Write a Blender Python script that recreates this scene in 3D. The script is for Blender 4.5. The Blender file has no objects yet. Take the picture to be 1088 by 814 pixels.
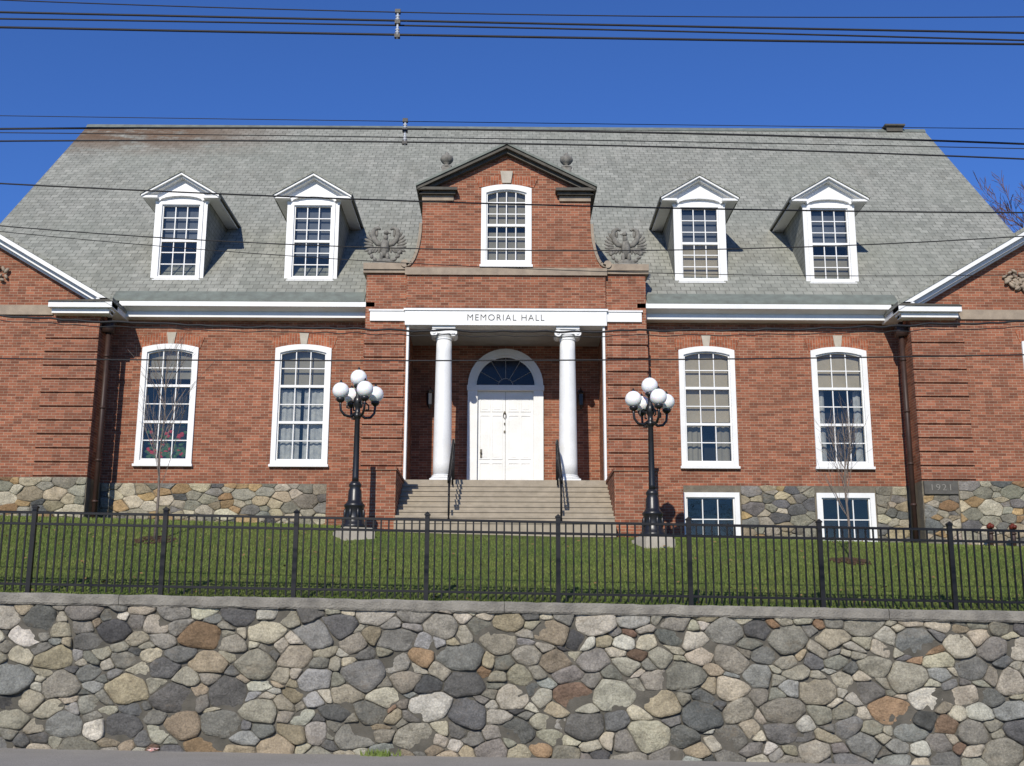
import bpy, math, random
import numpy as np
from mathutils import Vector, Matrix, noise
random.seed(7)
R = math.radians
SC = bpy.context.scene
COL = SC.collection

# ------------------------------------------------------------------ camera
TH = math.atan(283/1250.0)
CAMP = Vector((0, 0, 1.6))
M3 = (Matrix.Rotation(R(-0.32), 3, 'Z') @ Matrix.Rotation(math.pi/2+TH, 3, 'X') @ Matrix.Rotation(R(0.2), 3, 'Z'))
cd = bpy.data.cameras.new('camera'); cam = bpy.data.objects.new('camera', cd); COL.objects.link(cam)
cam.matrix_world = Matrix.Translation(CAMP) @ M3.to_4x4()
cd.sensor_width = 36; cd.lens = 1250/1088*36; cd.clip_end = 1500; cd.clip_start = 0.1
SC.camera = cam
SC.view_settings.view_transform = 'Standard'; SC.view_settings.look = 'None'; SC.view_settings.exposure = 0

def at(px, py, Y):
    d = M3 @ Vector(((px-544)/1250, -(py-407)/1250, -1))
    return CAMP + d*(Y/d.y)

# ------------------------------------------------------------------ light
EL, AZ = R(32), R(13)
dv = Vector((math.sin(AZ)*math.cos(EL), math.cos(AZ)*math.cos(EL), -math.sin(EL)))
sd = bpy.data.lights.new('sun', 'SUN'); sd.energy = 4.8; sd.angle = R(0.5); sd.color = (1, .94, .84)
so = bpy.data.objects.new('sun', sd); COL.objects.link(so); so.rotation_mode = 'QUATERNION'
so.rotation_quaternion = dv.to_track_quat('-Z', 'Y'); so.location = (-10, -20, 30)
W = bpy.data.worlds.new('World'); SC.world = W; W.use_nodes = True
nt = W.node_tree; nt.nodes.clear()
sky = nt.nodes.new('ShaderNodeTexSky'); sky.sky_type = 'NISHITA'; sky.sun_disc = False
sky.sun_elevation = EL; sky.sun_rotation = math.atan2(-dv.x, -dv.y) % (2*math.pi)
sky.air_density = 1.0; sky.dust_density = 0.1; sky.ozone_density = 3.0
hs = nt.nodes.new('ShaderNodeMixRGB'); hs.blend_type = 'MULTIPLY'; hs.inputs[0].default_value = 1; hs.inputs[2].default_value = (.52, .86, 1.55, 1)
bg = nt.nodes.new('ShaderNodeBackground'); bg.inputs[1].default_value = 0.084
wo = nt.nodes.new('ShaderNodeOutputWorld')
nt.links.new(sky.outputs[0], hs.inputs[1]); nt.links.new(hs.outputs[0], bg.inputs[0]); nt.links.new(bg.outputs[0], wo.inputs[0])

# ------------------------------------------------------------------ materials
class NM:
    def __init__(s, name):
        s.m = bpy.data.materials.new(name); s.m.use_nodes = True; s.t = s.m.node_tree
        s.p = s.t.nodes['Principled BSDF']; s.out = s.t.nodes['Material Output']
    def n(s, typ, **k):
        nd = s.t.nodes.new(typ)
        for a, v in k.items():
            if hasattr(nd, a): setattr(nd, a, v)
        return nd
    def l(s, a, b): s.t.links.new(a, b)
    def math(s, op, a, b=None, c=None):
        nd = s.n('ShaderNodeMath', operation=op)
        for i, v in enumerate((a, b, c)):
            if v is None: continue
            if isinstance(v, (int, float)): nd.inputs[i].default_value = v
            else: s.l(v, nd.inputs[i])
        return nd.outputs[0]
    def mix(s, f, a, b, bt='MIX'):
        nd = s.n('ShaderNodeMixRGB', blend_type=bt)
        for i, v in enumerate((f, a, b)):
            if isinstance(v, (int, float)): nd.inputs[i].default_value = v
            elif isinstance(v, tuple): nd.inputs[i].default_value = (*v, 1) if len(v) == 3 else v
            else: s.l(v, nd.inputs[i])
        return nd.outputs[0]
    def noise(s, scale, vec=None, detail=4, rough=.55):
        nd = s.n('ShaderNodeTexNoise'); nd.inputs['Scale'].default_value = scale
        nd.inputs['Detail'].default_value = detail; nd.inputs['Roughness'].default_value = rough
        if vec is not None: s.l(vec, nd.inputs['Vector'])
        return nd.outputs['Fac']
    def ramp(s, f, lo, hi):
        nd = s.n('ShaderNodeMapRange'); nd.inputs[1].default_value = lo; nd.inputs[2].default_value = hi
        s.l(f, nd.inputs[0]); return nd.outputs[0]
    def pos(s): return s.n('ShaderNodeNewGeometry').outputs['Position']
    def bump(s, h, strength=.5, dist=.02):
        b = s.n('ShaderNodeBump'); b.inputs['Strength'].default_value = strength; b.inputs['Distance'].default_value = dist
        s.l(h, b.inputs['Height']); s.l(b.outputs[0], s.p.inputs['Normal'])
    def scalev(s, v, sc):
        nd = s.n('ShaderNodeMapping'); nd.inputs['Scale'].default_value = sc; s.l(v, nd.inputs['Vector']); return nd.outputs[0]
    def facade(s, vs=1.0):
        g = s.n('ShaderNodeNewGeometry'); a = s.n('ShaderNodeSeparateXYZ'); s.l(g.outputs['Position'], a.inputs[0])
        b = s.n('ShaderNodeSeparateXYZ'); s.l(g.outputs['True Normal'], b.inputs[0])
        f = s.math('GREATER_THAN', s.math('ABSOLUTE', b.outputs[0]), .5)
        u = s.math('ADD', s.math('MULTIPLY', a.outputs[0], s.math('SUBTRACT', 1.0, f)), s.math('MULTIPLY', a.outputs[1], f))
        fz = s.math('GREATER_THAN', s.math('ABSOLUTE', b.outputs[2]), .95)
        z = s.math('ADD', s.math('MULTIPLY', a.outputs[2], vs), s.math('MULTIPLY', a.outputs[1], fz))
        c = s.n('ShaderNodeCombineXYZ'); s.l(u, c.inputs[0]); s.l(z, c.inputs[1]); return c.outputs[0], a
    def set(s, c=None, rough=.6, spec=.3, metal=0):
        if c is not None:
            if isinstance(c, tuple): s.p.inputs['Base Color'].default_value = (*c, 1)
            else: s.l(c, s.p.inputs['Base Color'])
        s.p.inputs['Roughness'].default_value = rough; s.p.inputs['Metallic'].default_value = metal
        s.p.inputs['Specular IOR Level'].default_value = spec
        return s.m

def simple(name, a, b=None, scale=6, rough=.6, bump=.15, dist=.01, metal=0, spec=.3):
    N = NM(name); b = b or tuple(x*.8 for x in a)
    v = N.pos(); f = N.ramp(N.noise(scale, v, 6), .3, .7)
    f2 = N.noise(scale*9, v, 3)
    c = N.mix(f, a, b); c = N.mix(.25, c, N.mix(f2, (0.3, 0.3, 0.3), (1, 1, 1)), 'MULTIPLY')
    N.bump(f2, bump, dist)
    return N.set(c, rough, spec, metal)

def brick_mat(name, c1, c2, mort, bw=.205, rh=.068, ms=.007, vert=False):
    N = NM(name); uv, sp = N.facade()
    br = N.n('ShaderNodeTexBrick'); br.offset = .5
    if vert:
        mp = N.n('ShaderNodeMapping'); mp.inputs['Rotation'].default_value = (0, 0, R(90)); N.l(uv, mp.inputs[0]); N.l(mp.outputs[0], br.inputs['Vector'])
    else: N.l(uv, br.inputs['Vector'])
    br.inputs['Scale'].default_value = 1; br.inputs['Brick Width'].default_value = bw; br.inputs['Row Height'].default_value = rh
    br.inputs['Mortar Size'].default_value = ms; br.inputs['Mortar Smooth'].default_value = .3; br.inputs['Bias'].default_value = -.05
    br.inputs['Color1'].default_value = (*c1, 1); br.inputs['Color2'].default_value = (*c2, 1); br.inputs['Mortar'].default_value = (*mort, 1)
    p = N.pos()
    st = N.ramp(N.noise(.55, p, 6, .65), .32, .7)
    c = N.mix(N.math('MULTIPLY', st, .3), br.outputs['Color'], (.13, .066, .04))
    f = N.noise(12, N.scalev(p, (1, 1, 2)), 4)
    c = N.mix(N.math('MULTIPLY', N.ramp(f, .5, .75), .12), c, (.30, .22, .15))
    sc_ = N.scalev(uv, (1/bw*1.0, 1/rh, 1)); fl = N.n('ShaderNodeVectorMath', operation='FLOOR'); N.l(sc_, fl.inputs[0])
    wn = N.n('ShaderNodeTexWhiteNoise'); wn.noise_dimensions = '2D'; N.l(fl.outputs[0], wn.inputs['Vector'])
    c = N.mix(.5, c, N.mix(wn.outputs['Value'], (.45, .44, .44), (1.5, 1.46, 1.4)), 'MULTIPLY')
    N.bump(N.math('SUBTRACT', 1.0, br.outputs['Fac']), .4, .005)
    return N.set(c, .88, .12)

BRICK = brick_mat('brick', (.285, .103, .058), (.185, .067, .041), (.32, .24, .17))
BRICKQ = brick_mat('brick_quoin', (.27, .098, .056), (.18, .066, .041), (.29, .215, .155))
BRICKA = brick_mat('brick_arch', (.34, .11, .055), (.25, .077, .042), (.32, .23, .165), vert=True)

def slate_mat():
    N = NM('slate'); uv, sp = N.facade(1.414)
    br = N.n('ShaderNodeTexBrick'); br.offset = .5; N.l(uv, br.inputs['Vector'])
    br.inputs['Scale'].default_value = 1; br.inputs['Brick Width'].default_value = .25; br.inputs['Row Height'].default_value = .2
    br.inputs['Mortar Size'].default_value = .012; br.inputs['Mortar Smooth'].default_value = .3; br.inputs['Bias'].default_value = 0
    br.inputs['Color1'].default_value = (.205, .207, .178, 1); br.inputs['Color2'].default_value = (.29, .29, .25, 1); br.inputs['Mortar'].default_value = (.11, .11, .093, 1)
    p = N.pos()
    c = N.mix(N.math('MULTIPLY', N.ramp(N.noise(.35, p, 6, .6), .35, .7), .45), br.outputs['Color'], (.21, .222, .182))
    c = N.mix(N.math('MULTIPLY', N.ramp(N.noise(1.6, N.scalev(p, (1.5, .25, .25)), 5, .7), .5, .8), .45), c, (.38, .37, .32))
    c = N.mix(N.math('MULTIPLY', N.ramp(N.noise(.9, N.scalev(p, (1.2, .5, .5)), 6, .75), .52, .75), .35), c, (.14, .13, .10))
    mx = N.ramp(sp.outputs[0], -7.0, -11.0); mz = N.ramp(sp.outputs[2], 17.0, 18.3)
    nn = N.ramp(N.noise(1.3, N.scalev(p, (.6, 1, 1.6)), 5, .7), .34, .5)
    c = N.mix(N.math('MULTIPLY', N.math('MULTIPLY', N.math('MULTIPLY', mx, mz), nn), .9), c, (.12, .07, .038))
    f2 = N.noise(5, N.scalev(p, (1, .8, .8)), 3)
    c = N.mix(.45, c, N.mix(N.ramp(f2, .3, .7), (.66, .67, .66), (1.22, 1.22, 1.22)), 'MULTIPLY')
    N.bump(N.math('SUBTRACT', 1.0, br.outputs['Fac']), .45, .010)
    return N.set(c, .75, .25)
SLATE = slate_mat()
WHITE = simple('white_paint', (.80, .80, .78), (.72, .72, .69), 3, .45, .08, .004)
CEIL = simple('porch_shade_grey', (.38, .37, .34), (.30, .29, .27), 3, .6, .08, .004)  # recess shade put into the ceiling colour: white greyed to cut bounced light
STONE_T = simple('limestone', (.37, .30, .22), (.25, .20, .15), 4, .85, .4)
STONE_L = simple('light_limestone', (.50, .45, .37), (.38, .34, .27), 5, .85, .3)
STONE_G = simple('weathered_stone', (.27, .255, .22), (.12, .115, .10), 9, .9, .5, .015)
DATEST = simple('dark_date_stone', (.12, .115, .10), (.085, .08, .07), 9, .9, .6, .02)
STEPM = simple('granite_step', (.38, .325, .245), (.28, .24, .18), 5, .85, .3)
COPING = simple('coping_concrete', (.29, .27, .225), (.15, .14, .12), 3.5, .95, 1, .03)
MORTAR = simple('mortar', (.13, .118, .095), (.075, .07, .056), 5, .95, .8, .02)
MORTARF = simple('foundation_mortar', (.20, .175, .13), (.12, .105, .08), 5, .95, .8, .02)
COPPER = simple('weathered_flashing', (.19, .215, .185), (.13, .14, .12), 4, .7, .2)
DARKCOR = simple('dark_cornice', (.10, .09, .07), (.055, .052, .042), 6, .7, .3)
BLACKM = simple('black_iron', (.006, .006, .007), (.010, .010, .011), 8, .45, .1, spec=.25)
BLACKL = simple('black_lamp_iron', (.010, .010, .011), (.016, .016, .017), 8, .35, .1, spec=.5)
BROWNP = simple('brown_pipe', (.055, .03, .022), (.035, .02, .016), 5, .5, .1)
ROOMSHADE = simple('painted_room_shade', (.012, .012, .014), (.02, .02, .02), 2, .9, .05)  # room shade as a near-black colour on sheets behind the glass
LETTER = simple('letter_paint', (.05, .05, .045), (.08, .08, .07), 30, .7, .05)
LETTERS = simple('carved_letter', (.26, .245, .21), (.20, .19, .165), 30, .8, .05)
BLINDB = simple('beige_blind', (.44, .38, .29), (.36, .31, .23), 2, .8, .1)
BLINDG = simple('grey_blind', (.32, .29, .23), (.24, .22, .18), 2, .8, .1)
CURT = simple('white_curtain', (.55, .55, .53), (.32, .33, .34), 8, .9, .2)
WIREM = simple('black_cable', (.012, .012, .014), (.02, .02, .02), 5, .6, .05)
BARK = simple('bark', (.22, .18, .15), (.13, .105, .085), 20, .9, .5)
TWIG = simple('twig_bark', (.15, .085, .065), (.10, .055, .045), 20, .9, .2)
CERAM = simple('grey_ceramic', (.55, .57, .6), (.4, .42, .45), 10, .3, .1)
REDP = simple('red_paint', (.14, .025, .015), (.09, .018, .01), 10, .5, .1)
BRASS = simple('brass', (.16, .14, .10), (.10, .09, .07), 10, .45, .1, metal=.5)
PAPER = simple('paper', (.7, .66, .62), (.5, .12, .08), 20, .8, .1)
MULCH = simple('mulch', (.13, .08, .045), (.075, .045, .028), 20, .95, 1, .03)
LEAFY = simple('house_plant', (.07, .16, .04), (.03, .07, .02), 20, .7, .3)
FLOWER = simple('red_flower', (.55, .03, .05), (.3, .02, .02), 20, .7, .3)
DRYLEAF = simple('dry_leaf', (.28, .17, .07), (.18, .10, .045), 30, .9, .2)

def glass_mat():
    N = NM('window_glass'); N.t.nodes.remove(N.p)
    g = N.n('ShaderNodeBsdfGlossy'); g.inputs['Roughness'].default_value = .03; g.inputs['Color'].default_value = (1, .93, .78, 1)
    t = N.n('ShaderNodeBsdfTransparent'); t.inputs[0].default_value = (.82, .84, .83, 1)
    f = N.n('ShaderNodeFresnel'); f.inputs[0].default_value = 1.5
    nz = N.noise(1.2, N.pos(), 2); b = N.n('ShaderNodeBump'); b.inputs['Strength'].default_value = .25; b.inputs['Distance'].default_value = .05
    N.l(nz, b.inputs['Height']); N.l(b.outputs[0], g.inputs['Normal'])
    m = N.n('ShaderNodeMixShader'); N.l(N.math('MULTIPLY', f.outputs[0], 1.9), m.inputs[0]); N.l(t.outputs[0], m.inputs[1]); N.l(g.outputs[0], m.inputs[2])
    N.l(m.outputs[0], N.out.inputs[0]); return N.m
GLASS = glass_mat()
def globe_mat():
    N = NM('opal_glass'); N.p.inputs['Subsurface Weight'].default_value = .3
    return N.set((.86, .86, .84), .18, .6)
GLOBE = globe_mat()
def stone_mat(name, k=1.0):
    N = NM(name); at_ = N.n('ShaderNodeAttribute'); at_.attribute_name = 'col'
    p = N.pos(); f = N.noise(4, p, 8, .7); f2 = N.noise(34, p, 6, .75)
    c = N.mix(.75, at_.outputs['Color'], N.mix(N.ramp(f, .28, .72), (.5, .49, .46), (1.42, 1.39, 1.32)), 'MULTIPLY')
    c = N.mix(.75, c, N.mix(N.ramp(f2, .32, .68), (.48, .48, .48), (1.45, 1.45, 1.42)), 'MULTIPLY')
    ly = N.noise(1.8, N.scalev(p, (1, 1, 2)), 6, .75)
    c = N.mix(N.math('MULTIPLY', N.ramp(ly, .56, .74), .35), c, (.27, .20, .12))
    h = N.math('ADD', N.math('MULTIPLY', N.noise(9, p, 8, .75), 1.0), N.math('MULTIPLY', f2, .25))
    N.bump(h, 1.0, .06); return N.set(c, .9, .15)
RUBBLE = stone_mat('rubble_stone')
def lawn_mat(name, d):
    N = NM(name); p = N.pos(); f = N.ramp(N.noise(.7, p, 6, .7), .3, .7); f2 = N.ramp(N.noise(25, N.scalev(p, (1, .5, 1)), 4), .3, .7)
    c = N.mix(f, (.068*d, .102*d, .024*d), (.11*d, .132*d, .034*d)); c = N.mix(N.math('MULTIPLY', N.ramp(N.noise(3.1, p, 5, .7), .5, .75), .45), c, (.16*d, .145*d, .06*d))
    c = N.mix(.6, c, N.mix(f2, (.4, .4, .4), (1.4, 1.4, 1.3)), 'MULTIPLY')
    N.bump(f2, .5, .03); return N.set(c, .8, .15)
LAWN = lawn_mat('lawn_soil', .9); BLADE = lawn_mat('grass_blade', 1.5)
def road_mat():
    N = NM('asphalt'); p = N.pos(); f = N.ramp(N.noise(.6, p, 6, .6), .3, .7); f2 = N.noise(60, p, 4)
    c = N.mix(f, (.27, .255, .225), (.33, .31, .275)); c = N.mix(.6, c, N.mix(N.ramp(f2, .3, .7), (.5, .5, .5), (1.3, 1.3, 1.3)), 'MULTIPLY')
    N.bump(f2, .6, .02); return N.set(c, .9, .2)
ROAD = road_mat()

# ------------------------------------------------------------------ mesh helper
class MB:
    def __init__(s): s.v = []; s.f = []; s.m = []; s.c = None
    def face(s, pts, m=0):
        b = len(s.v); s.v += [tuple(p) for p in pts]; s.f.append(tuple(range(b, b+len(pts)))); s.m.append(m)
    def box(s, x0, x1, y0, y1, z0, z1, m=0):
        if x0 > x1: x0, x1 = x1, x0
        b = len(s.v)
        s.v += [(x0,y0,z0),(x1,y0,z0),(x1,y1,z0),(x0,y1,z0),(x0,y0,z1),(x1,y0,z1),(x1,y1,z1),(x0,y1,z1)]
        for q in ((0,3,2,1),(4,5,6,7),(0,1,5,4),(1,2,6,5),(2,3,7,6),(3,0,4,7)):
            s.f.append(tuple(b+i for i in q)); s.m.append(m)
    def prism_y(s, pts, y0, y1, m=0):
        n = len(pts); b = len(s.v)
        s.v += [(x, y0, z) for x, z in pts] + [(x, y1, z) for x, z in pts]
        s.f.append(tuple(b+i for i in range(n))); s.f.append(tuple(b+n+i for i in reversed(range(n)))); s.m += [m, m]
        for i in range(n):
            j = (i+1) % n; s.f.append((b+i, b+n+i, b+n+j, b+j)); s.m.append(m)
    def prism_x(s, pts, x0, x1, m=0):
        n = len(pts); b = len(s.v)
        s.v += [(x0, y, z) for y, z in pts] + [(x1, y, z) for y, z in pts]
        s.f.append(tuple(b+i for i in range(n))); s.f.append(tuple(b+n+i for i in reversed(range(n)))); s.m += [m, m]
        for i in range(n):
            j = (i+1) % n; s.f.append((b+i, b+n+i, b+n+j, b+j)); s.m.append(m)
    def vee(s, cx, za, half, slope, t, y0, y1, m=0, inner=0):
        for sg in (-1, 1):
            s.prism_y([(cx+sg*inner, za-slope*inner), (cx+sg*half, za-slope*half), (cx+sg*half, za-slope*half-t), (cx+sg*inner, za-slope*inner-t)], y0, y1, m)
    def ring(s, o, i_, y0, y1, m=0):
        n = len(o); b = len(s.v)
        for y in (y0, y1): s.v += [(x, y, z) for x, z in o] + [(x, y, z) for x, z in i_]
        for k in range(n):
            j = (k+1) % n
            for q in ((k, j, n+j, n+k), (2*n+k, 3*n+k, 3*n+j, 2*n+j), (k, 2*n+k, 2*n+j, j), (n+k, n+j, 3*n+j, 3*n+k)):
                s.f.append(tuple(b+t for t in q)); s.m.append(m)
    def lathe(s, prof, cx=0, cy=0, seg=16, m=0, cap=True):
        b = len(s.v)
        for r, z in prof:
            for k in range(seg):
                a = 2*math.pi*k/seg; s.v.append((cx+r*math.cos(a), cy+r*math.sin(a), z))
        for i in range(len(prof)-1):
            for k in range(seg):
                j = (k+1) % seg; s.f.append((b+i*seg+k, b+i*seg+j, b+(i+1)*seg+j, b+(i+1)*seg+k)); s.m.append(m)
        if cap:
            s.f.append(tuple(b+k for k in reversed(range(seg)))); s.f.append(tuple(b+(len(prof)-1)*seg+k for k in range(seg))); s.m += [m, m]
    def ell(s, c, r, rot=None, seg=12, rings=8, m=0):
        b = len(s.v); rot = rot or Matrix.Identity(3); c = Vector(c)
        for i in range(rings+1):
            t = math.pi*i/rings
            for k in range(seg):
                a = 2*math.pi*k/seg
                p = Vector((r[0]*math.sin(t)*math.cos(a), r[1]*math.sin(t)*math.sin(a), r[2]*math.cos(t)))
                s.v.append(tuple(c + rot @ p))
        for i in range(rings):
            for k in range(seg):
                j = (k+1) % seg; s.f.append((b+i*seg+k, b+(i+1)*seg+k, b+(i+1)*seg+j, b+i*seg+j)); s.m.append(m)
    def tube(s, pts, rad, seg=8, m=0):
        pts = [Vector(p) for p in pts]; n = len(pts)
        if not isinstance(rad, (list, tuple)): rad = [rad]*n
        b = len(s.v); up = None
        for i, p in enumerate(pts):
            d = (pts[min(i+1, n-1)]-pts[max(i-1, 0)]).normalized()
            if up is None:
                up = Vector((0, 0, 1)) if abs(d.z) < .9 else Vector((1, 0, 0))
            u = d.cross(up).normalized(); w = u.cross(d).normalized(); up = w
            for k in range(seg):
                a = 2*math.pi*k/seg; q = p+(u*math.cos(a)+w*math.sin(a))*rad[i]; s.v.append(tuple(q))
        for i in range(n-1):
            for k in range(seg):
                j = (k+1) % seg; s.f.append((b+i*seg+k, b+(i+1)*seg+k, b+(i+1)*seg+j, b+i*seg+j)); s.m.append(m)
        if seg > 3:
            s.f.append(tuple(b+k for k in range(seg))); s.f.append(tuple(b+(n-1)*seg+k for k in reversed(range(seg)))); s.m += [m, m]
    def wall(s, x0, x1, z0, z1, Y, holes, depth=.25, m=0):
        xs = sorted({x0, x1, *[h[0] for h in holes], *[h[1] for h in holes]}); zs = sorted({z0, z1, *[h[2] for h in holes], *[h[3] for h in holes]})
        for i in range(len(xs)-1):
            for j in range(len(zs)-1):
                cx, cz = (xs[i]+xs[i+1])/2, (zs[j]+zs[j+1])/2
                if any(h[0] < cx < h[1] and h[2] < cz < h[3] for h in holes): continue
                s.face([(xs[i],Y,zs[j]),(xs[i+1],Y,zs[j]),(xs[i+1],Y,zs[j+1]),(xs[i],Y,zs[j+1])], m)
        for a, b_, c, d in holes:
            s.face([(a,Y,c),(a,Y,d),(a,Y+depth,d),(a,Y+depth,c)], m); s.face([(b_,Y,c),(b_,Y+depth,c),(b_,Y+depth,d),(b_,Y,d)], m)
            s.face([(a,Y,c),(a,Y+depth,c),(b_,Y+depth,c),(b_,Y,c)], m); s.face([(a,Y,d),(b_,Y,d),(b_,Y+depth,d),(a,Y+depth,d)], m)
    def mesh(s, name, mats, smooth=False):
        me = bpy.data.meshes.new(name); me.from_pydata(s.v, [], s.f)
        for mt in (mats if isinstance(mats, (list, tuple)) else [mats]): me.materials.append(mt)
        me.polygons.foreach_set('material_index', s.m)
        if smooth: me.polygons.foreach_set('use_smooth', [True]*len(s.f))
        if s.c:
            ca = me.color_attributes.new('col', 'FLOAT_COLOR', 'POINT')
            ca.data.foreach_set('color', [x for c in s.c for x in (*c, 1)])
        me.update(); return me

def link(name, me, parent=None, loc=(0,0,0), rz=0):
    o = bpy.data.objects.new(name, me); COL.objects.link(o); o.location = loc; o.rotation_euler = (0, 0, rz)
    if parent is not None:
        o.parent = parent
    return o
def tag(o, label=None, cat=None, group=None, kind=None):
    if label: o['label'] = label
    if cat: o['category'] = cat
    if group: o['group'] = group
    if kind: o['kind'] = kind
    return o
def empty(name, loc, label, cat, group=None, rz=0):
    o = bpy.data.objects.new(name, None); COL.objects.link(o); o.location = loc; o.rotation_euler = (0, 0, rz)
    o.empty_display_size = .3
    return tag(o, label, cat, group)

# ------------------------------------------------------------------ terrain
def interp(y, P):
    if y <= P[0][0]: return P[0][1]
    for (a, b), (c, d) in zip(P, P[1:]):
        if y <= c: return b+(d-b)*(y-a)/(c-a)
    return P[-1][1]
PROF = [(18.8, 2.27), (19.4, 2.36), (22, 3.06), (25, 3.83), (26, 4.08), (28, 4.33), (29, 4.38), (60, 4.4)]
SLOP = [(18.8, .0147), (29, .0285), (60, .0285)]
def gz(x, y):
    xc = max(-25, min(25, x)); return interp(y, PROF)-interp(y, SLOP)*xc
b = MB()
xs = [-200, -60, -30, -25, -20, -15, -10, -5, 0, 5, 10, 15, 20, 25, 30, 60, 200]; ys = [18.86, 19.4, 20.5, 22, 23.5, 25, 26, 27, 28, 29, 35, 60, 200]
for i in range(len(xs)-1):
    for j in range(len(ys)-1):
        b.face([(xs[i+a], ys[j+c], gz(xs[i+a], ys[j+c])) for a, c in ((0,0),(1,0),(1,1),(0,1))])
tag(link('lawn', b.mesh('lawn', LAWN)), 'sloping green lawn between the stone wall and the hall', 'lawn', kind='structure')
def sz(x): return -.0147*max(-200, min(200, x))
b = MB(); b.face([(-200, -120, sz(-200)), (200, -120, sz(200)), (200, 19.2, sz(200)), (-200, 19.2, sz(-200))])
tag(link('road', b.mesh('road', ROAD)), 'grey asphalt street at the foot of the stone wall', 'road', kind='structure')
# grass blades
rng = np.random.default_rng(3); NB = 130000
gx = rng.uniform(-13.5, 13.5, NB); gy = 19.05+rng.random(NB)**1.1*9.9
keep = ~((np.abs(gx) < 3.5) & (gy > 26.0)) & ~((np.abs(gx) < 1.9) & (gy > 25.3))
gx, gy = gx[keep], gy[keep]; n = len(gx)
zz = np.interp(gy, [p[0] for p in PROF], [p[1] for p in PROF])-np.interp(gy, [p[0] for p in SLOP], [p[1] for p in SLOP])*gx-.01
an = rng.normal(0, .8, n); hh = rng.uniform(.025, .07, n); ww = rng.uniform(.006, .013, n)
lx = rng.normal(0, .018, n); ly = rng.normal(.01, .022, n)
vv = np.empty((n, 3, 3)); vv[:, 0] = np.stack([gx-ww*np.cos(an), gy-ww*np.sin(an), zz], 1); vv[:, 1] = np.stack([gx+ww*np.cos(an), gy+ww*np.sin(an), zz], 1)
vv[:, 2] = np.stack([gx+lx, gy+ly, zz+hh], 1)
me = bpy.data.meshes.new('grass'); me.vertices.add(n*3); me.vertices.foreach_set('co', vv.ravel()); me.loops.add(n*3)
me.loops.foreach_set('vertex_index', np.arange(n*3)); me.polygons.add(n); me.polygons.foreach_set('loop_start', np.arange(0, n*3, 3)); me.polygons.foreach_set('loop_total', np.full(n, 3))
me.materials.append(BLADE); me.update(); me.validate()
tag(link('grass', me), 'short green grass growing on the sloping lawn', 'grass', kind='stuff')
# scattered dry leaves
b = MB(); rnd = random.Random(12)
for k in range(420):
    x, y = rnd.uniform(-13, 13), rnd.uniform(19.2, 28.5)
    if abs(x) < 3.5 and y > 25.3: continue
    z = gz(x, y)+.05; a = rnd.uniform(0, 6.28); s_ = rnd.uniform(.02, .045)
    b.face([(x+s_*math.cos(a), y+s_*math.sin(a), z), (x-s_*.6*math.sin(a), y+s_*.6*math.cos(a), z+.02), (x-s_*math.cos(a), y-s_*math.sin(a), z+.01), (x+s_*.6*math.sin(a), y-s_*.6*math.cos(a), z-.01)])
tag(link('fallen_leaves', b.mesh('fallen_leaves', DRYLEAF)), 'dry brown leaves scattered over the lawn', 'leaves', kind='stuff')

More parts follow.
